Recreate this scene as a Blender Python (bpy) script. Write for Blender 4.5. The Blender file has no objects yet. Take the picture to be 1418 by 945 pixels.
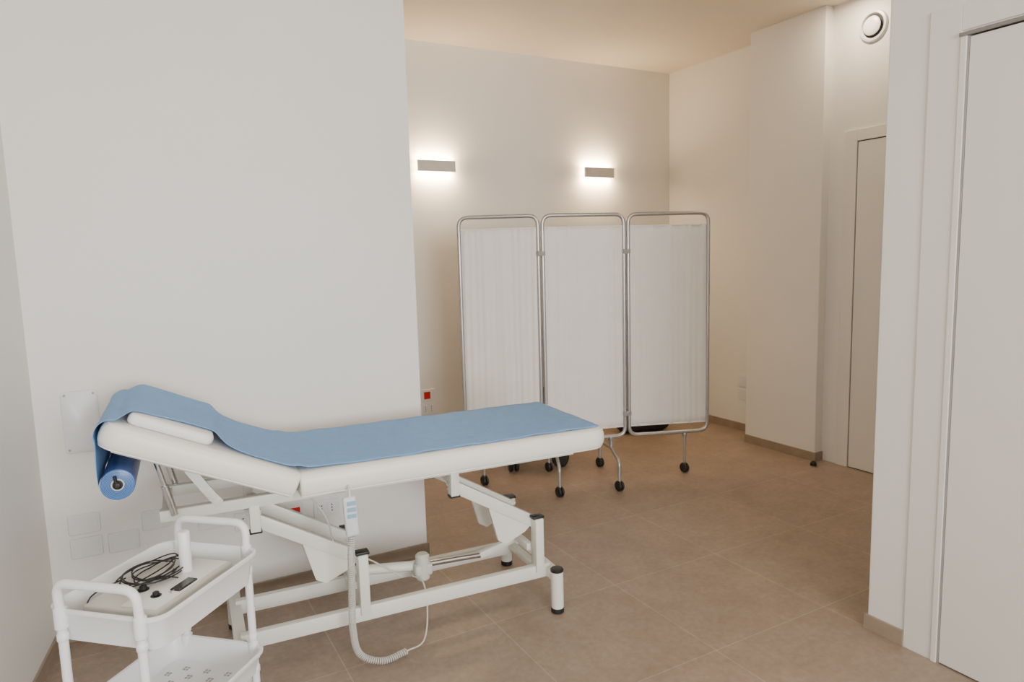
import bpy, bmesh, math, random
from mathutils import Vector, Matrix
random.seed(4)
COL=bpy.context.scene.collection
rad=math.radians
# ---------------------------------------------------------------- materials
def mat(name,col,rough=.5,metal=0,noise=0,scale=8,bump=0,bscale=60,emit=None,estr=0,coat=0):
    m=bpy.data.materials.new(name); m.use_nodes=True; nt=m.node_tree; N=nt.nodes; L=nt.links
    b=N['Principled BSDF']; b.inputs['Base Color'].default_value=(*col,1); b.inputs['Roughness'].default_value=rough
    b.inputs['Metallic'].default_value=metal; b.inputs['Coat Weight'].default_value=coat
    tc=N.new('ShaderNodeTexCoord')
    if noise:
        n=N.new('ShaderNodeTexNoise'); n.inputs['Scale'].default_value=scale; n.inputs['Detail'].default_value=5
        L.new(tc.outputs['Object'],n.inputs['Vector'])
        r=N.new('ShaderNodeValToRGB'); e=r.color_ramp.elements
        e[0].position=.3; e[1].position=.7
        e[0].color=(*[c*(1-noise) for c in col],1); e[1].color=(*[min(1,c*(1+noise)) for c in col],1)
        L.new(n.outputs['Fac'],r.inputs['Fac']); L.new(r.outputs['Color'],b.inputs['Base Color'])
    if bump:
        n2=N.new('ShaderNodeTexNoise'); n2.inputs['Scale'].default_value=bscale; n2.inputs['Detail'].default_value=3
        L.new(tc.outputs['Object'],n2.inputs['Vector'])
        bp=N.new('ShaderNodeBump'); bp.inputs['Strength'].default_value=bump; bp.inputs['Distance'].default_value=.002
        L.new(n2.outputs['Fac'],bp.inputs['Height']); L.new(bp.outputs['Normal'],b.inputs['Normal'])
    if emit:
        b.inputs['Emission Color'].default_value=(*emit,1); b.inputs['Emission Strength'].default_value=estr
    return m
def floor_mat():
    m=bpy.data.materials.new('beige_stone_tile'); m.use_nodes=True; nt=m.node_tree; N=nt.nodes; L=nt.links
    b=N['Principled BSDF']; tc=N.new('ShaderNodeTexCoord')
    mp=N.new('ShaderNodeMapping'); mp.inputs['Location'].default_value=(-1.18+.6*10,-1.74+.6*10,0)
    L.new(tc.outputs['Object'],mp.inputs['Vector'])
    br=N.new('ShaderNodeTexBrick'); br.offset=0; br.squash=1
    br.inputs['Scale'].default_value=1; br.inputs['Brick Width'].default_value=.6; br.inputs['Row Height'].default_value=.6
    br.inputs['Mortar Size'].default_value=.0021; br.inputs['Mortar Smooth'].default_value=.3
    br.inputs['Color1'].default_value=(.338,.258,.196,1); br.inputs['Color2'].default_value=(.362,.277,.212,1); br.inputs['Mortar'].default_value=(.47,.375,.29,1)
    L.new(mp.outputs['Vector'],br.inputs['Vector'])
    def var(sc,det,ro,p0,p1,c0,c1):
        n=N.new('ShaderNodeTexNoise'); n.inputs['Scale'].default_value=sc; n.inputs['Detail'].default_value=det; n.inputs['Roughness'].default_value=ro
        L.new(tc.outputs['Object'],n.inputs['Vector'])
        r=N.new('ShaderNodeValToRGB'); e=r.color_ramp.elements; e[0].position=p0; e[1].position=p1
        e[0].color=(*c0,1); e[1].color=(*c1,1); L.new(n.outputs['Fac'],r.inputs['Fac']); return r.outputs['Color']
    def mul(a,b_):
        mx=N.new('ShaderNodeMix'); mx.data_type='RGBA'; mx.blend_type='MULTIPLY'; mx.inputs[0].default_value=1
        L.new(a,mx.inputs[6]); L.new(b_,mx.inputs[7]); return mx.outputs[2]
    c=mul(br.outputs['Color'],var(5,12,.78,.32,.70,(.80,.79,.78),(1.10,1.10,1.10)))
    c=mul(c,var(38,8,.7,.38,.62,(.91,.905,.90),(1.07,1.07,1.07)))
    L.new(c,b.inputs['Base Color'])
    b.inputs['Roughness'].default_value=.40
    bp=N.new('ShaderNodeBump'); bp.inputs['Strength'].default_value=.1; bp.inputs['Distance'].default_value=.001
    L.new(br.outputs['Fac'],bp.inputs['Height']); bp.invert=True; L.new(bp.outputs['Normal'],b.inputs['Normal'])
    return m
M=dict(
 wall=mat('white_wall_paint',(.84,.82,.78),.75,noise=.012,scale=2,bump=.05,bscale=200),
 ceil=mat('cream_ceiling_paint',(.82,.73,.61),.85,noise=.012,scale=2),
 floor=floor_mat(),
 base=mat('beige_tile_skirting',(.33,.26,.195),.45,noise=.1,scale=12),
 door=mat('white_door_lacquer',(.79,.77,.72),.35,noise=.01,scale=3),
 trim=mat('white_trim_lacquer',(.80,.78,.735),.5,noise=.01,scale=3),
 alu=mat('satin_aluminium',(.35,.34,.32),.35,metal=.9,noise=.05,scale=20),
 dark=mat('dark_gap',(.03,.03,.03),.7,noise=.1,scale=9),
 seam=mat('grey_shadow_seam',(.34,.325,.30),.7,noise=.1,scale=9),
 vinyl=mat('cream_vinyl',(.88,.86,.79),.40,noise=.015,scale=6,bump=.12,bscale=350),
 frame=mat('white_powder_coat',(.78,.78,.71),.35,noise=.015,scale=9),
 black=mat('black_rubber',(.012,.012,.012),.45,noise=.2,scale=15),
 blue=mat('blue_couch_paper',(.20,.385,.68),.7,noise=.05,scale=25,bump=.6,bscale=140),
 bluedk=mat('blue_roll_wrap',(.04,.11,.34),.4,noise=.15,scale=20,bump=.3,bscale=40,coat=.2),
 pillow=mat('white_pillow_vinyl',(.86,.85,.82),.45,noise=.02,scale=6),
 chrome=mat('chrome_metal',(.62,.62,.62),.18,metal=1,noise=.03,scale=20),
 tube=mat('grey_silver_tube',(.50,.50,.50),.32,metal=.75,noise=.04,scale=30),
 fabric=mat('cream_screen_fabric',(.93,.90,.85),.9,noise=.015,scale=10,bump=.2,bscale=400),
 plastic=mat('white_plastic',(.86,.87,.88),.38,noise=.01,scale=10),
 plate=mat('white_plate_plastic',(.79,.79,.79),.3,noise=.01,scale=10),
 device=mat('ivory_device_plastic',(.64,.63,.58),.4,noise=.02,scale=10),
 devpanel=mat('pale_control_panel',(.82,.82,.78),.35,noise=.02,scale=10),
 red=mat('red_socket_plastic',(.60,.01,.015),.35,noise=.1,scale=20),
 display=mat('dark_display',(.01,.012,.01),.15,noise=.1,scale=20),
 grey=mat('grey_plastic',(.36,.36,.35),.45,noise=.04,scale=20),
 handset=mat('pale_grey_handset',(.66,.70,.72),.4,noise=.03,scale=20),
 bluekey=mat('light_blue_keypad',(.25,.44,.60),.4,noise=.05,scale=30),
 cord=mat('light_grey_cord',(.62,.62,.57),.5,noise=.04,scale=30),
 lampbody=mat('pale_taupe_lamp_metal',(.66,.61,.55),.45,noise=.03,scale=20),
 glow=mat('warm_lamp_diffuser',(1,.85,.6),.5,noise=.01,emit=(1,.74,.42),estr=60),
 led=mat('white_led_diffuser',(1,1,1),.5,noise=.01,emit=(1,.95,.88),estr=3),
 addedglow=mat('added_window_glow',(.8,.9,1),.5,noise=.01,emit=(.85,.92,1),estr=1.3),  # glow of the added rear window, out of view
 cloth=mat('black_nylon',(.015,.015,.018),.7,noise=.3,scale=30,bump=.3,bscale=300),
)
# ---------------------------------------------------------------- helpers
def finish(name,bm,m,parent=None,smooth=None,mats=None):
    bmesh.ops.recalc_face_normals(bm,faces=bm.faces)
    me=bpy.data.meshes.new(name); bm.to_mesh(me); bm.free()
    for x in (mats or [m]): me.materials.append(x)
    if smooth is not None:
        for p in me.polygons: p.use_smooth=True
        try: me.set_sharp_from_angle(angle=rad(smooth))
        except Exception: pass
    ob=bpy.data.objects.new(name,me); COL.objects.link(ob)
    if parent: ob.parent=parent
    return ob
def thing(ob,label,cat,group=None):
    ob['label']=label; ob['category']=cat
    if group: ob['group']=group
    return ob
def empty(name,loc,rz,label,cat,group=None):
    e=bpy.data.objects.new(name,None); e.empty_display_size=.1; COL.objects.link(e)
    e.location=loc; e.rotation_euler=(0,0,rz); return thing(e,label,cat,group)
def box(bm,c,s,bev=0,seg=2,mtx=None,mi=0):
    r=bmesh.ops.create_cube(bm,size=1); vs=r['verts']
    bmesh.ops.scale(bm,vec=s,verts=vs)
    fs=list({f for v in vs for f in v.link_faces}); 
    if bev:
        es=list({e for v in vs for e in v.link_edges})
        o=bmesh.ops.bevel(bm,geom=es,offset=bev,segments=seg,affect='EDGES',profile=.5)
        vs=list({v for f in o['faces'] for v in f.verts})
        seen=set(vs); st=list(vs)
        while st:
            v=st.pop()
            for e in v.link_edges:
                w=e.other_vert(v)
                if w not in seen: seen.add(w); st.append(w)
        vs=list(seen); fs=list({f for v in vs for f in v.link_faces})
    if mtx is not None: bmesh.ops.transform(bm,matrix=mtx,verts=vs)
    bmesh.ops.translate(bm,vec=c,verts=vs)
    for f in fs: f.material_index=mi
    return vs
def frame_of(d,up=Vector((0,0,1))):
    d=d.normalized(); x=up.cross(d)
    if x.length<1e-4: x=Vector((1,0,0)).cross(d)
    x.normalize(); y=d.cross(x); return x,y,d
def bar(bm,a,b,w,h,bev=.003,mi=0):
    a=Vector(a);b=Vector(b);x,y,z=frame_of(b-a)
    m=Matrix((x,y,z)).transposed().to_4x4()
    return box(bm,(a+b)/2,(w,h,(b-a).length),bev,2,m,mi)
def sweep(bm,pts,r,seg=10,closed=False,cap=True,mi=0):
    pts=[Vector(p) for p in pts]; n=len(pts); rings=[]
    t0=(pts[1]-pts[0]).normalized(); x,y,_=frame_of(t0)
    for i,p in enumerate(pts):
        if closed: t=(pts[(i+1)%n]-pts[i-1]).normalized()
        else: t=(pts[min(i+1,n-1)]-pts[max(i-1,0)]).normalized()
        x=(x-t*x.dot(t)).normalized(); y=t.cross(x)
        rr=r[i] if isinstance(r,(list,tuple)) else r
        rings.append([bm.verts.new(p+x*math.cos(2*math.pi*k/seg)*rr+y*math.sin(2*math.pi*k/seg)*rr) for k in range(seg)])
    for i in range(n if closed else n-1):
        A=rings[i];B=rings[(i+1)%n]
        for k in range(seg):
            f=bm.faces.new((A[k],A[(k+1)%seg],B[(k+1)%seg],B[k])); f.material_index=mi
    if cap and not closed:
        for R_ in (rings[0][::-1],rings[-1]):
            f=bm.faces.new(R_); f.material_index=mi
def cyl(bm,a,b,r,seg=24,mi=0,bev=0):
    a=Vector(a);b=Vector(b)
    if bev:
        d=(b-a).normalized(); sweep(bm,[a,a+d*.0001,a+d*bev,b-d*bev,b-d*.0001,b],[r-bev,r-bev*.9,r,r,r-bev*.9,r-bev],seg,mi=mi)
    else: sweep(bm,[a,b],r,seg,mi=mi)
def fillet(pts,r,n=6,closed=False):
    pts=[Vector(p) for p in pts]; out=[]; m=len(pts)
    for i,p in enumerate(pts):
        if not closed and i in (0,m-1): out.append(p); continue
        a=(pts[i-1]-p); b=(pts[(i+1)%m]-p); rr=min(r,a.length*.49,b.length*.49)
        A=p+a.normalized()*rr; B=p+b.normalized()*rr
        for k in range(n+1):
            t=k/n; out.append(A*(1-t)**2+p*2*t*(1-t)+B*t*t)
    return out
def smooth_path(pts,n=8):
    P=[Vector(p) for p in pts]; P=[P[0]*2-P[1]]+P+[P[-1]*2-P[-2]]; out=[]
    for i in range(1,len(P)-2):
        a,b,c,d=P[i-1:i+3]
        for k in range(n):
            t=k/n; out.append(.5*((2*b)+(c-a)*t+(2*a-5*b+4*c-d)*t*t+(3*b-a-3*c+d)*t**3))
    out.append(P[-2]); return out
def rrect(x0,x1,y0,y1,r,n=6):
    rs=r if isinstance(r,(list,tuple)) else [r]*4; out=[]
    for (cx,cy,sx,sy,a0,rr) in ((x1,y1,-1,-1,0,rs[0]),(x0,y1,1,-1,90,rs[1]),(x0,y0,1,1,180,rs[2]),(x1,y0,-1,1,270,rs[3])):
        rr=max(rr,.0005)
        for k in range(n+1):
            a=rad(a0+90*k/n); out.append((cx+sx*rr+rr*math.cos(a),cy+sy*rr+rr*math.sin(a)))
    return out
def loft(bm,rings,mi=0,capa=True,capb=True):
    R=[[bm.verts.new(p) for p in r] for r in rings]; n=len(R[0])
    for A,B in zip(R,R[1:]):
        for k in range(n):
            f=bm.faces.new((A[k],A[(k+1)%n],B[(k+1)%n],B[k])); f.material_index=mi
    if capa: bm.faces.new(R[0][::-1]).material_index=mi
    if capb: bm.faces.new(R[-1]).material_index=mi
def sbox(name,x0,x1,y0,y1,z0,z1,m,bev=0):
    bm=bmesh.new(); box(bm,((x0+x1)/2,(y0+y1)/2,(z0+z1)/2),(x1-x0,y1-y0,z1-z0),bev)
    o=finish(name,bm,m); o['kind']='structure'; return o
def prism(bm,poly,z0,z1,mi=0): loft(bm,[[(x,y,z0) for x,y in poly],[(x,y,z1) for x,y in poly]],mi)
# ---------------------------------------------------------------- room shell
H=2.972; YP=3.093; XP=1.199; YB=4.772; XR=4.263; XQ=4.024; XD=4.095; XN=2.375; YN=1.548; YR=-3.6
LA=rad(8); 
def lw(y): return -.335-(YP-y)*math.tan(LA)
sbox('floor',-1.6,4.6,YR-.1,YB+.1,-.1,0,M['floor'])
sbox('ceiling',-1.6,4.6,YR-.1,YB+.1,H,H+.1,M['ceil'])
bm=bmesh.new(); prism(bm,[(lw(YP),YP),(lw(YP)-.15,YP),(lw(YR)-.15,YR),(lw(YR),YR)],0,H)
o=finish('wall_left',bm,M['wall']); o['kind']='structure'
sbox('wall_partition',-.49,XP,YP,YB,0,H,M['wall'])
sbox('wall_back',-.49,XR+.2,YB,YB+.1,0,H,M['wall'])
sbox('wall_right',XR,XR+.2,3.66,YB,0,H,M['wall'])
sbox('wall_pillar',XQ,XR+.2,3.05,3.66,0,H,M['wall'],.004)
sbox('wall_entry',XD,XR+.2,YN,3.05,0,H,M['wall'])
DY0,DY1=.44,1.284
sbox('wall_near',XN,XR+.2,DY1,YN,0,H,M['wall'],.004)
sbox('wall_near_lintel',XN,XR+.2,DY0,DY1,2.105,H,M['wall'])
sbox('wall_near_side',XN,XR+.2,YR,DY0,0,H,M['wall'])
sbox('wall_recess',XN+.14,XR+.2,DY0,DY1,0,2.105,M['wall'])
WX0,WX1,WZ0,WZ1=-.6,1.8,.9,2.5
sbox('wall_rear_sill',-1.5,XN,YR-.1,YR,0,WZ0,M['wall'])
sbox('wall_rear_head',-1.5,XN,YR-.1,YR,WZ1,H,M['wall'])
sbox('wall_rear_pier',-1.5,WX0,YR-.1,YR,WZ0,WZ1,M['wall'])
sbox('wall_rear_jamb',WX1,XN,YR-.1,YR,WZ0,WZ1,M['wall'])
sbox('added_window',WX0,WX1,YR-.08,YR-.06,WZ0,WZ1,M['addedglow'])  # unseen glowing window, put in behind the camera to light the room
sbox('trim_added_window',.58,.62,YR-.05,YR-.0,WZ0,WZ1,M['trim'])
bh=.06; bt=.01
def bb(name,x0,x1,y0,y1): sbox(name,x0,x1,y0,y1,0,bh,M['base'],.0015)
bb('baseboard_partition',-.33,XP,YP-bt,YP); bb('baseboard_partition_end',XP,XP+bt,YP-bt,YB)
bb('baseboard_back',XP+bt,XR,YB-bt,YB); bb('baseboard_right',XR-bt,XR,3.66,YB-bt)
bb('baseboard_pillar',XQ-bt,XQ,3.05-bt,3.66); bb('baseboard_pillar_return',XQ,XD,3.05-bt,3.05)
bb('baseboard_pillar_far',XQ,XR-bt,3.66,3.66+bt)
bb('baseboard_near',XN-bt,XN,1.405,YN+bt); bb('baseboard_near_end',XN,XD,YN,YN+bt)
bm=bmesh.new(); prism(bm,[(lw(YP-bt)+.001,YP-bt),(lw(YP-bt)+bt,YP-bt),(lw(YR)+bt,YR),(lw(YR)+.001,YR)],0,bh)
o=finish('baseboard_left',bm,M['base']); o['kind']='structure'
sbox('trim_1',XD-.014,XD,2.847,2.935,0,2.178,M['trim'],.003)
sbox('trim_2',XD-.014,XD,1.95,2.847,2.107,2.178,M['trim'],.003)
sbox('trim_3',XD-.014,XD,1.86,1.95,0,2.178,M['trim'],.003)
sbox('trim_4',XD-.002,XD+.001,1.95,2.847,0,2.107,M['dark'])
sbox('door_1',XD-.010,XD-.002,1.955,2.841,.006,2.101,M['door'],.002)
sbox('trim_5',XN-.006,XN,1.305,1.405,0,2.2,M['trim'],.002)
sbox('trim_6',XN-.010,XN,1.286,1.305,0,2.112,M['trim'],.0015)
sbox('trim_7',XN-.006,XN,.34,1.305,2.118,2.2,M['trim'],.002)
sbox('trim_8',XN-.006,XN,.34,.44,0,2.118,M['trim'],.002)
sbox('trim_9',XN-.017,XN+.03,.44,1.308,2.098,2.110,M['alu'],.003)
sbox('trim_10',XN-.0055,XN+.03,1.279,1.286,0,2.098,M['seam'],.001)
sbox('door_2',XN-.005,XN+.035,DY0+.003,1.2775,.006,2.094,M['door'],.001)
# ---------------------------------------------------------------- wall fittings
def plate(kind,org,ax,w,h,label,cat,group=None,slots=None,red=False,round_=.008):
    u=Vector(ax[0]); n=Vector(ax[1]); v=Vector((0,0,1))
    mtx=Matrix((u,v,n)).transposed().to_4x4(); mtx.translation=Vector(org)
    bm=bmesh.new(); rg=[]
    for ins,z in ((0,-.001),(0,.007),(.002,.0095)):
        rg.append([(x,y,z) for x,y in rrect(-w/2+ins,w/2-ins,-h/2+ins,h/2-ins,round_)])
    loft(bm,rg)
    ob=finish(kind,bm,M['plate'],smooth=40); ob.matrix_world=mtx
    thing(ob,label,cat,group)
    if slots=='panel':
        for sx in(-1,1):
            for sy in(-1,1):
                bm=bmesh.new(); cyl(bm,(sx*(w/2-.014),sy*(h/2-.014),.009),(sx*(w/2-.014),sy*(h/2-.014),.0135),.0045,12)
                finish('screw',bm,M['grey'],ob,40)
        bm=bmesh.new(); loft(bm,[[(x,y,z) for x,y in rrect(-w/2+i,w/2-i,-h/2+i,h/2-i,.012)] for i,z in ((.005,.009),(.005,.011),(.007,.0125))])
        finish('cover',bm,M['plate'],ob,40)
    elif slots=='blank':
        bm=bmesh.new(); loft(bm,[[(x,y,z) for x,y in rrect(-w/2+i,w/2-i,-h/2+i,h/2-i,.004)] for i,z in ((.01,.008),(.011,.0105))])
        finish('blanking_cover',bm,M['plate'],ob,40)
    elif slots:
        k=slots; mats=[M['red'] if red else M['plate'],M['dark']]
        for i in range(k):
            bm=bmesh.new(); cx=(i-(k-1)/2)*(w*.8/k); sw=w*.7/k
            if k==1: cx=-.005; sw=w*.42
            box(bm,(cx,0,.0095),(sw,h*.62,.005),.001,1)
            for s in (-1,0,1): cyl(bm,(cx,s*h*.17,.010),(cx,s*h*.17,.0125),.0034,10,mi=1)
            finish('socket_insert',bm,None,ob,40,mats=mats)
    return ob
F_=((1,0,0),(0,-1,0))
plate('access_panel',(-.186,YP,.868),F_,.122,.24,'white rounded access panel with corner screws on wall','wall panel',slots='panel',round_=.016)
G='blank white wall plates'
for x,z in ((-.212,.465),(-.212,.370),(-.085,.366),(.037,.43),(.24,.385)):
    plate('blank_wall_plate',(x,YP,z),F_,.108,.08,'white blank plastic plate low on the white wall','wall plate',G,'blank')
plate('wall_outlet',(.385,YP,.35),F_,.115,.08,'white power socket plate behind the treatment table','power outlet','wall sockets',2)
plate('wall_outlet',(.555,YP,.338),F_,.125,.095,'power socket plate with red inserts behind the table','power outlet','wall sockets',2,True)
plate('wall_outlet',(.72,YP,.338),F_,.115,.08,'white power socket plate behind the treatment table','power outlet','wall sockets',2)
plate('wall_outlet',(1.905,YB,.436),F_,.12,.088,'socket plate with red insert beside the folding screen','power outlet','wall sockets',1,True)
plate('wall_outlet',(1.905,YB,.335),F_,.12,.088,'white socket plate below the red one','power outlet','wall sockets',2)
R_=((0,-1,0),(-1,0,0))
for z in (.405,.295):
    plate('blank_wall_plate',(XR,3.90,z),R_,.11,.085,'white blank plate low on the corner wall','wall plate',G,'blank')
ev=empty('air_vent',(XD,2.772,2.773),0,'round white ventilation valve high on the wall','air vent')
def disc(bm,prof,seg=40):
    loft(bm,[[(-h,r*math.cos(2*math.pi*k/seg),r*math.sin(2*math.pi*k/seg)) for k in range(seg)] for r,h in prof])
bm=bmesh.new(); disc(bm,[(.094,0),(.094,.006),(.088,.014),(.076,.016),(.070,.008),(.068,.002)])
finish('outer_ring',bm,M['plate'],ev,40)
bm=bmesh.new(); disc(bm,[(.068,.001),(.068,.003)]); finish('vent_throat',bm,M['dark'],ev,40)
bm=bmesh.new(); disc(bm,[(.03,.003),(.03,.012),(.054,.014),(.056,.020),(.050,.024),(.02,.026)]); finish('valve_disc',bm,M['plate'],ev,40)
ed=empty('ceiling_downlight',(3.86,2.80,H),0,'small round recessed ceiling spot, switched on','ceiling lamp')
def zdisc(bm,prof,seg=32): loft(bm,[[(r*math.cos(2*math.pi*k/seg),r*math.sin(2*math.pi*k/seg),-h) for k in range(seg)] for r,h in prof])
bm=bmesh.new(); zdisc(bm,[(.06,0),(.06,.004),(.055,.008),(.045,.008),(.043,.004)]); finish('trim_ring',bm,M['plate'],ed,40)
bm=bmesh.new(); zdisc(bm,[(.042,.004),(.042,.006)]); finish('lamp_lens',bm,M['led'],ed,40)
def wall_lamp(xc):
    zc=2.106
    e=empty('wall_lamp',(xc,YB,zc),0,'rectangular pale taupe up-and-down wall light glowing warm','wall lamp','glowing wall lights')
    bm=bmesh.new(); box(bm,(0,-.054,0),(.29,.022,.078),.002); box(bm,(0,-.022,0),(.10,.045,.03),.001)
    finish('lamp_body',bm,M['lampbody'],e)
    bm=bmesh.new(); box(bm,(0,-.036,0),(.276,.014,.064),.001); finish('diffuser',bm,M['glow'],e)
    for s in(1,-1):
        l=bpy.data.lights.new('lamp_glow','AREA'); l.shape='RECTANGLE'; l.size=.27; l.size_y=.02; l.energy=6.8; l.color=(1,.72,.42)
        lo=bpy.data.objects.new('lamp_glow',l); COL.objects.link(lo); lo.location=(xc,YB-.035,zc+s*.036); lo.rotation_euler=(rad(180-6) if s>0 else rad(6),0,0)
wall_lamp(2.030); wall_lamp(3.468)
# ---------------------------------------------------------------- treatment table
BX,BY,BA=.243,2.364,rad(-4)
bed=empty('treatment_table',(BX,BY,0),BA,'white electric treatment table with cream padding and raised headrest','treatment table')
def bl(x,y,z):
    dx,dy=x-BX,y-BY; c,s=math.cos(BA),math.sin(BA); return Vector((dx*c+dy*s,-dx*s+dy*c,z))
T=.76; YC=.235; HW=.312; JX=.21; AL=rad(24.5); XE=1.420
def cushion(bm,x0,x1,y0,y1,z0,z1,cr,k0,k1,tf=None,pipe=0):
    r=(z1-z0)/2; rings=[]; n=9
    def ring(a,out=0):
        c=max(math.cos(a),0)**.62; s=math.copysign(abs(math.sin(a))**.85,a)
        ins=r*.85*(1-c)-out*c; z=(z0+z1)/2+(r+out)*s
        return [(x,y,z) for x,y in rrect(x0+ins*k0,x1-ins*k1,y0+ins,y1-ins,[max(q-ins*.6,.004) for q in cr],8)]
    for i in range(-n,n+1): rings.append(ring(rad(90*i/n)))
    pr_=[ring(rad(a)) for a in (54,-54)] if pipe else []
    if tf: rings=[[tf(p) for p in q] for q in rings]; pr_=[[tf(p) for p in q] for q in pr_]
    loft(bm,rings)
    for q in pr_: sweep(bm,q,.0024,6,True)
bm=bmesh.new(); cushion(bm,JX+.003,XE,YC-HW,YC+HW,T-.086,T,[.08,.012,.012,.08],.3,1,None,1)
finish('mattress',bm,M['vinyl'],bed,50)
HL=.610
def hd(p):
    s,y,h=p; return Vector((JX-s*math.cos(AL)+h*math.sin(AL),y,T-.045+s*math.sin(AL)+h*math.cos(AL)))
bm=bmesh.new(); cushion(bm,.006,HL,YC-HW,YC+HW,-.041,.045,[.06,.012,.012,.06],.3,1,hd,1)
finish('headrest',bm,M['vinyl'],bed,50)
Y0,Y1=.07,.34
bm=bmesh.new()
for y in (Y0,Y1):
    bar(bm,(-.21,y,.65),(1.32,y,.65),.03,.038)
    for x in (.075,.795): bar(bm,(x,y,.545),(x,y,.64),.04,.034)
for x in (-.19,.30,.795,1.30): bar(bm,(x,Y0,.65),(x,Y1,.65),.028,.03)
box(bm,(.81,YC,.669),(1.16,.50,.010),.002)
finish('upper_frame',bm,M['frame'],bed,40)
for y in (Y0,Y1):
    for x,z,s in ((.075,.543,(.042,.036,.010)),(.795,.543,(.042,.036,.010)),(.43,.392,(.050,.040,.012)),(1.15,.392,(.050,.040,.012))):
        bm=bmesh.new(); box(bm,(x,y,z),s,.003); finish('end_cap',bm,M['black'],bed,40)
bm=bmesh.new()
for y in (Y0,Y1):
    bar(bm,(.0,y,.16),(1.2,y,.16),.03,.055)
    for x in (.43,1.15): bar(bm,(x,y,.16),(x,y,.388),.050,.036)
for x in (0,1.2): bar(bm,(x,0,.155),(x,.5,.155),.042,.04)
for x in (.43,1.15): bar(bm,(x,Y0,.17),(x,Y1,.17),.03,.03)
finish('base_frame',bm,M['frame'],bed,40)
for x in (0,1.2):
    for y in (0,.5):
        bm=bmesh.new(); cyl(bm,(x,y,.022),(x,y,.178),.0255,24)
        cyl(bm,(x,y,0),(x,y,.022),.0265,24,mi=1,bev=.003); cyl(bm,(x,y,.172),(x,y,.188),.0268,24,mi=1,bev=.004)
        finish('foot',bm,None,bed,40,mats=[M['frame'],M['black']])
for y,s in ((Y0,1),(Y1,-1)):
    for x in (.075,.795):
        bm=bmesh.new(); A=Vector((x,y,.575)); B=Vector((x+.355,y,.36))
        yy=Vector((0,s*.034,0)); bar(bm,A+yy,B+yy,.030,.046)
        d=(B-A).normalized(); nrm=Vector((-d.z,0,d.x)) 
        if nrm.z>0: nrm=-nrm
        Pq=[A+d*.17,A+d*.41,A+d*.395+nrm*.05,A+d*.34+nrm*.125,A+d*.30+nrm*.125]
        loft(bm,[[p+yy*.72 for p in Pq],[p+yy*1.28 for p in Pq]])
        for q in (A,B): cyl(bm,q-yy*.55,q+yy*1.6,.011,16,mi=1)
        finish('lift_arm',bm,None,bed,40,mats=[M['frame'],M['chrome']])
for q in ((.41,.255),(1.13,.255),(.085,.59),(.805,.59)):
    bm=bmesh.new(); bar(bm,(q[0],Y0+.03,q[1]),(q[0],Y1-.03,q[1]),.028,.028); finish('cross_tube',bm,M['frame'],bed,40)
bm=bmesh.new(); cyl(bm,(.42,.24,.25),(.68,.24,.215),.02,20,bev=.004); cyl(bm,(.66,.24,.215),(.98,.24,.20),.012,16,mi=1)
cyl(bm,(.70,.21,.165),(.70,.21,.275),.028,24,mi=2,bev=.008); box(bm,(.70,.22,.21),(.075,.07,.05),.012,3,None,2)
bar(bm,(.96,.24,.20),(1.12,.24,.24),.026,.026)
finish('lift_actuator',bm,None,bed,40,mats=[M['frame'],M['chrome'],M['cord']])
bm=bmesh.new()
for y in (.03,.44):
    bar(bm,hd((.05,y,-.053)),hd((.56,y,-.053)),.022,.018)
for s in (.06,.40,.55): bar(bm,hd((s,.03,-.053)),hd((s,.44,-.053)),.02,.018)
for y in (.055,.365):
    pts=fillet([hd((.33,y,-.06)),(-.055,y,.70),(-.03,y,.665)],.02)
    for a,b in zip(pts,pts[1:]): bar(bm,a,b,.012,.03,.001)
for y in (.04,.43): bar(bm,(JX-.03,y,.66),(JX-.03,y,.70),.04,.012)
finish('headrest_bracket',bm,M['frame'],bed,40)
for y in (.045,.365):
    bm=bmesh.new(); a=hd((.43,y,-.06)); b=Vector((-.165,y,.655)); cyl(bm,a,b,.008,14); cyl(bm,a.lerp(b,.45),b,.0115,14)
    finish('gas_strut',bm,M['chrome'],bed,40)
RC=Vector((-.306,0,.808))
bm=bmesh.new(); cyl(bm,(RC.x,-.066,RC.z),(RC.x,.53,RC.z),.006,14)
sweep(bm,[(RC.x,.52,RC.z),(RC.x+.01,.52,.86),hd((.53,.50,-.05))],.005,10)
cyl(bm,(RC.x,-.072,RC.z),(RC.x,-.058,RC.z),.010,16,mi=1,bev=.003)
sweep(bm,[(RC.x-.002,-.066,RC.z),(RC.x-.005,-.067,RC.z+.030)],.005,10,mi=1)
finish('roll_holder',bm,None,bed,40,mats=[M['chrome'],M['black']])
hp=bl(.60,2.235,.60)
bm=bmesh.new(); box(bm,hp,(.046,.022,.138),.008,3,Matrix.Rotation(rad(-3),4,'Y')); 
sweep(bm,[hp+Vector((0,.0,.066)),hp+Vector((0,.0,.095)),hp+Vector((0,.03,.1)),hp+Vector((0,.06,.095))],.004,8)
hc=finish('hand_control',bm,M['handset'],bed,40); hc['label']='pale grey-blue hand control with small keys'
for dz in (.004,.026,.048):
    bm=bmesh.new(); box(bm,hp+Vector((.001,-.0118,dz)),(.030,.003,.014),.001,1); finish('key',bm,M['bluekey'],hc,40)
path=smooth_path([hp+Vector((0,0,-.066)),bl(.596,2.245,.46),bl(.597,2.27,.30),bl(.598,2.285,.17),bl(.622,2.30,.065),bl(.70,2.29,.02),bl(.795,2.30,.022)],60)
t=(path[1]-path[0]).normalized(); x,y,_=frame_of(t)
res=[path[0]]; step=.0008; need=step
for a,b in zip(path,path[1:]):
    seg_l=(b-a).length; d=0
    while need<=seg_l-d+1e-12:
        d+=need; res.append(a.lerp(b,min(1,d/max(seg_l,1e-9)))); need=step
    need-=seg_l-d
pts=[]
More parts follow.
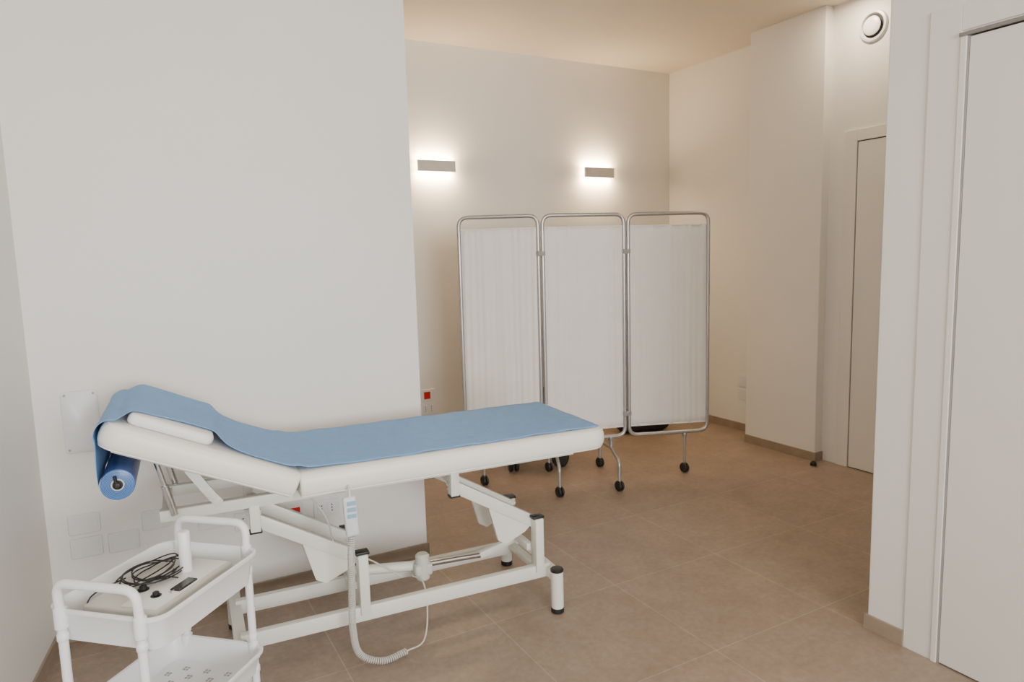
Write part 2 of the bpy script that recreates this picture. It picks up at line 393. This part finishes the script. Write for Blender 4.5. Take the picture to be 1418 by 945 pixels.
for i in range(1,len(res)-1):
    t=(res[i+1]-res[i-1]).normalized(); x=(x-t*x.dot(t)).normalized(); y=t.cross(x)
    th=2*math.pi*i*step/.0080
    pts.append(res[i]+(x*math.cos(th)+y*math.sin(th))*.0105)
bm=bmesh.new(); sweep(bm,pts,.0025,5)
sweep(bm,smooth_path([res[-1],bl(.87,2.32,.03),bl(.905,2.36,.12),bl(.92,2.43,.20),bl(.90,2.50,.205)],8),.0028,8)
sweep(bm,smooth_path([bl(.50,2.42,.64),bl(.53,2.36,.60),bl(.56,2.38,.53),bl(.60,2.45,.42),bl(.75,2.50,.30),bl(.86,2.50,.21)],8),.003,8)
c=finish('coiled_cord',bm,M['cord'],hc,40); c['label']='coiled light grey cord'
# pillow
def pil(p): return hd((p[0],p[1],p[2]+.0455))
bm=bmesh.new(); r=.0175; rings=[]
for i in range(-6,7):
    a=rad(90*i/6); ins=r*.6*(1-math.cos(a)); rings.append([pil((x,y,r+r*math.sin(a))) for x,y in rrect(.30+ins,.552-ins,-.035+ins,.475-ins,.02)])
loft(bm,rings); pw=finish('pillow',bm,M['pillow'],None,50); pw.location=(BX,BY,0); pw.rotation_euler=(0,0,BA)
thing(pw,'thin flat white pillow under blue paper on the headrest','pillow')
# paper
prof=[]
cc=hd((HL-.045,0,0))
for i in range(5): prof.append((RC.x-.050+(cc.x-.0015-RC.x)*i/5,RC.z+(cc.z-RC.z)*i/5,-.054,.505))
for a in range(190,72,-12):
    sc=.0525+.004*math.sin(rad((190-a)*1.5))
    prof.append((cc.x+sc*math.cos(rad(a)),cc.z+sc*math.sin(rad(a)),-.055,.505))
def H2(s,h,a,b): q=hd((s,0,h)); return (q.x,q.z,a,b)
prof+=[H2(.562,.072,-.045,.505),H2(.545,.083,-.02,.505),H2(.52,.0845,.0,.505),H2(.46,.0845,.012,.505),H2(.40,.0845,.02,.505),H2(.33,.0845,.022,.505),H2(.30,.083,.015,.505),H2(.275,.070,.0,.505),H2(.245,.058,-.01,.505),
 H2(.19,.051,-.02,.505),H2(.12,.050,-.028,.505),H2(.05,.052,-.03,.505),(JX+.012,.777,-.033,.505),(JX+.045,.767,-.035,.505),(JX+.12,.7645,-.035,.505)]
for i in range(1,24): prof.append((JX+.12+(1.362-JX-.12)*i/23,.7635+.0012*math.sin(i*1.9),-.040+.002*math.sin(i*.8),.505))
prof.append((1.388,.7625,-.036,.505))
sp=smooth_path([(a,b,0) for a,b,_,_ in prof],3); sb=smooth_path([(c_,d_,0) for _,_,c_,d_ in prof],3)
bm=bmesh.new(); NJ=24; rows=[]
for i,(p,q) in enumerate(zip(sp,sb)):
    row=[]
    for j in range(NJ+1):
        v=j/NJ; yy=q.x+(q.y-q.x)*v
        w=.0012*math.sin(i*.35+v*5)+.001*math.sin(v*17+i*.13)
        row.append(bm.verts.new((p.x-(abs(w) if i<20 else 0),yy,p.y+abs(w))))
    rows.append(row)
for A,B in zip(rows,rows[1:]):
    for j in range(NJ): bm.faces.new((A[j],A[j+1],B[j+1],B[j]))
pr=empty('paper_roll',(BX,BY,0),BA,'blue couch paper roll pulled out over the table','paper roll')
so=finish('paper_sheet',bm,M['blue'],pr,60); so['label']='pale blue paper sheet covering the padding'
md=so.modifiers.new('thick','SOLIDIFY'); md.thickness=.0008; md.offset=1
bm=bmesh.new(); pts=[]
for k in range(160):
    a=2*math.pi*k/20; rr=.018+.029*k/160; pts.append((rr*math.cos(a),rr*math.sin(a)))
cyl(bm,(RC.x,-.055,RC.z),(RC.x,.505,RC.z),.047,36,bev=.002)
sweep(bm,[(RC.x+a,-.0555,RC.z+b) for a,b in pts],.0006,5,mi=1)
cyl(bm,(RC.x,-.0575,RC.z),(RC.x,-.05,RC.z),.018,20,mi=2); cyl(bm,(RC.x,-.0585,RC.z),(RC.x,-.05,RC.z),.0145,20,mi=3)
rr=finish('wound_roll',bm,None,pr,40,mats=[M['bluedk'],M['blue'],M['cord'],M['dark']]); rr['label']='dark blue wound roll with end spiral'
# ---------------------------------------------------------------- folding screen
scr=empty('folding_screen',(0,0,0),0,'three-panel folding privacy screen with white fabric on casters','privacy screen')
ZB,ZT=.275,1.69; TR=.0125
P=[Vector((1.80,3.92,0)),Vector((2.24,3.66,0)),Vector((2.77,3.50,0)),Vector((3.29,3.30,0))]
U=Vector((0,0,1))
def caster(parent,p,r=.026):
    bm=bmesh.new(); p=Vector(p)
    cyl(bm,p+Vector((-.017,0,r)),p+Vector((-.002,0,r)),r,22,bev=.005); cyl(bm,p+Vector((.002,0,r)),p+Vector((.017,0,r)),r,22,bev=.005)
    box(bm,p+Vector((0,.004,r+.016)),(.018,.036,.026),.005,2); cyl(bm,p+Vector((0,0,r+.02)),p+Vector((0,0,r+.038)),.010,14)
    return finish('caster',bm,M['black'],parent,45)
for i in range(3):
    a,b=P[i],P[i+1]; d=(b-a).normalized(); a=a+d*.014; b=b-d*.014; n=U.cross(d)
    bm=bmesh.new()
    sweep(bm,fillet([a+U*ZB,a+U*ZT,b+U*ZT,b+U*ZB],.06,8,True),TR,12,True)
    fr=finish('panel_frame',bm,M['tube'],scr,60)
    bm=bmesh.new(); NX,NZ=140,26; w=(b-a).length-.022; rows=[]
    ph=random.random()*6
    for kz in range(NZ+1):
        z=.332+(1.620-.332)*kz/NZ; row=[]
        for kx in range(NX+1):
            u=kx/NX; amp=.0030*(.6+.4*math.sin(7*u+ph))
            off=amp*math.sin(u*2*math.pi*12+ph+.7*math.sin(z*2.2+u*7))+.0028*math.sin(u*2*math.pi*4.3+z*.9+ph)
            row.append(bm.verts.new(a+d*(.011+w*u)+n*off+U*z))
        rows.append(row)
    for A,B in zip(rows,rows[1:]):
        for j in range(NX): bm.faces.new((A[j],A[j+1],B[j+1],B[j]))
    fb=finish('fabric_panel',bm,M['fabric'],fr,80); md=fb.modifiers.new('thick','SOLIDIFY'); md.thickness=.0015
    for z in (.336,1.616):
        bm=bmesh.new(); sweep(bm,[a+U*z,b+U*z],.005,10); finish('fabric_rod',bm,M['fabric'],fr,60)
for hpnt in (P[1],P[2]):
    for z in (.42,1.46):
        bm=bmesh.new(); box(bm,hpnt+U*z,(.052,.034,.03),.005,2); finish('hinge',bm,M['grey'],scr,40)
def pt(i,t): return P[i]+(P[i+1]-P[i])*t
for base in (pt(0,.24),pt(2,.70)):
    bm=bmesh.new(); cyl(bm,base+U*.058,base+U*.275,.010,14); cyl(bm,base+U*.245,base+U*.268,.014,14,bev=.002)
    f=finish('foot',bm,M['tube'],scr,50); caster(f,base,.032)
d=(P[2]-P[1]).normalized(); n=Vector((-d.y,d.x,0))
for c0,sk in ((pt(1,.13),-.02),(pt(1,.80),-.01)):
    fr_=c0-n*.25+d*(sk-.03); bk=c0+n*.25-d*sk
    bm=bmesh.new(); sweep(bm,fillet([fr_+U*.058,fr_+U*.185,c0+U*.20,bk+U*.185,bk+U*.058],.035,8),.011,12)
    cyl(bm,c0+U*.195,c0+U*.272,.012,14); box(bm,c0+U*.262,(.03,.03,.03),.004,2)
    f=finish('foot',bm,M['tube'],scr,50); caster(f,fr_,.032); caster(f,bk,.032)
# ---------------------------------------------------------------- swivel chair behind the screen
ch=empty('swivel_chair',(2.42,4.19,0),0,'black swivel chair on large casters behind the screen','chair')
bm=bmesh.new(); 
for k in range(5):
    a=rad(220+72*k); e=Vector((math.cos(a),math.sin(a),0)); sweep(bm,[e*.02+U*.15,e*.15+U*.145,e*.285+U*.125],[.026,.022,.016],12)
cyl(bm,(0,0,.10),(0,0,.19),.035,20,bev=.005); finish('star_base',bm,M['black'],ch,50)
bm=bmesh.new(); cyl(bm,(0,0,.17),(0,0,.42),.02,16); finish('gas_column',bm,M['chrome'],ch,50)
for k in range(5):
    a=rad(220+72*k); e=Vector((math.cos(a),math.sin(a),0))*.285; g=Vector((-math.sin(a+.5),math.cos(a+.5),0))
    bm=bmesh.new(); r=.058
    cyl(bm,e+g*.006+U*r,e+g*.034+U*r,r,24,bev=.01); cyl(bm,e-g*.034+U*r,e-g*.006+U*r,r,24,bev=.01)
    cyl(bm,e+U*r,e+U*.125,.009,12); cyl(bm,e-g*.012+U*r,e+g*.012+U*r,.012,12)
    finish('caster',bm,M['black'],ch,50)
bm=bmesh.new(); cushion(bm,-.22,.22,-.21,.21,.42,.49,[.09]*4,1,1); finish('seat',bm,M['cloth'],ch,60)
bm=bmesh.new(); cushion(bm,-.19,.19,-.17,.17,-.03,.03,[.08]*4,1,1,lambda p:Vector((p[0],.24+p[2],.78+p[1]))); sweep(bm,smooth_path([(0,.05,.42),(0,.22,.43),(0,.28,.5),(0,.27,.75)],6),.016,10)
finish('backrest',bm,M['cloth'],ch,60)
bg=empty('bag',(3.60,4.36,0),rad(-20),'black soft nylon bag lying on the floor behind the screen','bag')
bm=bmesh.new(); rings=[]
for i in range(-6,7):
    a=rad(90*i/6); ins=.07*(1-math.cos(a)); rings.append([(x,y,.09+.09*math.sin(a)) for x,y in rrect(-.22+ins,.22-ins,-.12+ins,.12-ins,.08)])
loft(bm,rings); finish('bag_body',bm,M['cloth'],bg,60)
for y in (-.06,.06):
    bm=bmesh.new(); sweep(bm,smooth_path([(-.09,y,.16),(-.07,y,.24),(0,y*.7,.27),(.07,y,.24),(.09,y,.16)],6),.008,8); finish('handle',bm,M['cloth'],bg,60)
ds=empty('door_stop',(3.93,2.985,0),0,'small black rubber door stop on the floor','door stop')
bm=bmesh.new(); loft(bm,[[(r*math.cos(2*math.pi*k/20),r*math.sin(2*math.pi*k/20),z) for k in range(20)] for r,z in ((.02,.003),(.022,.006),(.020,.02),(.014,.03),(.006,.034))]); finish('rubber_cap',bm,M['black'],ds,50)
bm=bmesh.new(); loft(bm,[[(r*math.cos(2*math.pi*k/20),r*math.sin(2*math.pi*k/20),z) for k in range(20)] for r,z in ((.025,0),(.025,.003),(.021,.004))]); finish('base_ring',bm,M['alu'],ds,50)
# ---------------------------------------------------------------- trolley
TX,TY,TA=.022,1.958,rad(47)
tr=empty('utility_trolley',(TX,TY,0),TA,'white plastic tiered utility trolley with arched handles','trolley')
L2,W2=.198,.158
def tl(x,y,z):
    dx,dy=x-TX,y-TY; c,s=math.cos(TA),math.sin(TA); return Vector((dx*c+dy*s,-dx*s+dy*c,z))
def tray(zr,depth,slots=True):
    bm=bmesh.new(); z0=zr-depth; rings=[]
    for ins,z in ((.022,z0),(.016,z0+.004),(.004,zr-.012),(.003,zr-.011),(-.004,zr-.010),(-.005,zr-.002),(-.001,zr),(.004,zr-.002),(.007,zr-.012),(.019,z0+.009),(.024,z0+.005)):
        rings.append([(x,y,z) for x,y in rrect(-L2+ins,L2-ins,-W2+ins,W2-ins,.042-ins*.5)])
    loft(bm,rings)
    for sx in (-1,1):
        for sy in (-1,1): cyl(bm,(sx*(L2+.002),sy*.112,zr-.05),(sx*(L2+.002),sy*.112,zr+.004),.0150,18,bev=.003)
    if slots:
        for ix in range(-4,5):
            for iy in range(-3,4):
                x,y=ix*.034,iy*.034
                if (ix+iy)%2==0:
                    for k in range(4):
                        a=math.pi/4+k*math.pi/2; cx,cy=x+.007*math.cos(a),y+.007*math.sin(a)
                        box(bm,(cx,cy,z0+.0055),(.006,.006,.0012),0,1,None,1)
    finish('tray',bm,None,tr,40,mats=[M['plastic'],M['grey']])
for z in (.655,.365,.09): tray(z,.092 if z>.5 else .07,z<.5)
for sx in (-1,1):
    x=sx*(L2+.002)
    bm=bmesh.new(); sweep(bm,fillet([(x,-.112,.65),(x+sx*.004,-.112,.722),(x+sx*.004,.112,.722),(x,.112,.65)],.055,8),.0110,14)
    finish('handle',bm,M['plastic'],tr,50)
    for sy in (-1,1):
        bm=bmesh.new()
        cyl(bm,(x,sy*.112,.065),(x,sy*.112,.62),.0108,18)
        for zc in (.385,.585,.285): cyl(bm,(x,sy*.112,zc-.010),(x,sy*.112,zc+.010),.0132,18,bev=.002)
        lg=finish('leg',bm,M['plastic'],tr,50)
        caster(lg,(x,sy*.112,0))
# device in the top tray
DZ=.569; DH=.070; DT=DZ+DH
dv=empty('therapy_device',(TX,TY,DZ),TA,'off-white boxy therapy unit with dark display, knobs and cables','medical device')
def dl(x,y,z): v=tl(x,y,0); v.z=z-DZ; return v
bm=bmesh.new(); box(bm,(-.004,-.003,DH/2),(.290,.215,DH),.009,3); finish('casing',bm,M['device'],dv,40)
bm=bmesh.new(); box(bm,(-.004,-.050,DH+.001),(.270,.100,.004),.0015,2); finish('control_panel',bm,M['devpanel'],dv,40)
PT=DT+.003
bm=bmesh.new(); q=dl(.070,1.893,PT); box(bm,(q.x,q.y,q.z+.001),(.068,.030,.006),.002,1); finish('display',bm,M['display'],dv,40)
for (x,y,rr) in ((-.022,1.918,.0115),(.005,1.865,.010)):
    q=dl(x,y,PT); bm=bmesh.new(); cyl(bm,q,q+U*.002,rr+.003,20,bev=.0005); cyl(bm,q+U*.001,q+U*.011,rr*.8,20,bev=.002); finish('knob',bm,M['black'],dv,40)
for k in range(3):
    q=dl(.035,1.872,PT)+Vector((k*.013-.005,-.008,0)); bm=bmesh.new(); cyl(bm,q,q+U*.003,.003,10); finish('push_button',bm,M['grey'],dv,40)
for k in range(3):
    bm=bmesh.new(); q=dl(.0+.022*k,1.955,DT); box(bm,q+U*.0005,(.0022,.062,.001),0); finish('scale_mark',bm,M['grey'],dv,40)
q=dl(.082,1.982,DT)
bm=bmesh.new(); cyl(bm,q,q+U*.112,.0155,24,bev=.002)
hpz=finish('handpiece',bm,M['plastic'],dv,50); hpz['label']='white cylindrical handpiece standing upright'
bm=bmesh.new(); c0=dl(-.015,2.0,DT+.006)
for (rx,ry,ph,n) in ((.080,.050,0,1.9),(.060,.058,1.0,1.7),(.096,.040,2.4,1.6),(.070,.060,4.0,1.2)):
    pts=[]
    for k in range(int(40*n)):
        a=2*math.pi*k/40+ph; g=1+.12*math.sin(k*.21+ph)
        pts.append(c0+Vector((rx*g*math.cos(a)+.02*math.sin(ph+k*.03),ry*g*math.sin(a)-.015+.015*math.cos(ph*2+k*.05),.002+.008*abs(math.sin(k*.13+ph))+.003*ph)))
    sweep(bm,pts,.0019,7)
e=DT-.6345
sweep(bm,smooth_path([dl(-.06,2.0,.645+e),dl(-.10,1.96,.65+e),dl(-.135,1.93,.645+e),dl(-.152,1.915,.62)],8),.0019,7)
sweep(bm,smooth_path([dl(.04,2.03,.645+e),dl(.065,2.07,.65+e),dl(.085,2.04,.66+e),dl(.082,1.998,.655+e)],8),.0019,7)
sweep(bm,smooth_path([dl(-.02,1.96,.645+e),dl(.02,1.95,.65+e),dl(.06,1.935,.642+e)],8),.0019,7)
cb=finish('cable',bm,M['black'],dv,60); cb['label']='thin black looped cable'
# ---------------------------------------------------------------- lights
def area(loc,rot,sx,sy,e,col,name='area_light'):
    l=bpy.data.lights.new(name,'AREA'); l.shape='RECTANGLE'; l.size=sx; l.size_y=sy; l.energy=e; l.color=col
    o=bpy.data.objects.new(name,l); COL.objects.link(o); o.location=loc; o.rotation_euler=rot; return o
def panel(x,y):  # unseen ceiling panels, added as fill light for the near room
    e=empty('added_ceiling_panel',(x,y,H),0,'unseen square ceiling light panel added to brighten the room','ceiling lamp','added ceiling light panels')
    bm=bmesh.new(); box(bm,(0,0,-.008),(.62,.62,.016),.003); finish('panel_rim',bm,M['plate'],e)
    bm=bmesh.new(); box(bm,(0,0,-.017),(.58,.58,.003),.001); finish('panel_diffuser',bm,M['led'],e)
    area((x,y,H-.03),(0,0,0),.58,.58,6,(1,.92,.82))
panel(.4,.9); panel(.4,-.9)
wl=area(((WX0+WX1)/2,YR+.02,(WZ0+WZ1)/2),(rad(90),0,0),2.3,1.55,108,(.98,.99,1.0)); wl.data.spread=rad(120)  # fill light from behind the camera, standing at the added window
area((3.86,2.80,H-.012),(0,0,0),.08,.08,6,(1,.80,.58))
W=bpy.data.worlds.new('World'); bpy.context.scene.world=W; W.use_nodes=True
W.node_tree.nodes['Background'].inputs[0].default_value=(.9,.93,1,1); W.node_tree.nodes['Background'].inputs[1].default_value=.4
# ---------------------------------------------------------------- camera
yaw,pitch,roll=.5051,.1229,.0274
f=Vector((math.sin(yaw)*math.cos(pitch),math.cos(yaw)*math.cos(pitch),-math.sin(pitch)))
r0=Vector((math.cos(yaw),-math.sin(yaw),0)); d0=f.cross(r0)
r=r0*math.cos(roll)+d0*math.sin(roll); dn=-r0*math.sin(roll)+d0*math.cos(roll)
cam=bpy.data.cameras.new('camera'); cam.sensor_width=36; cam.lens=963.19/1418*36; cam.clip_start=.02
co=bpy.data.objects.new('camera',cam); COL.objects.link(co)
m=Matrix((r,-dn,-f)).transposed().to_4x4(); m.translation=Vector((0,0,1.4553)); co.matrix_world=m
bpy.context.scene.camera=co
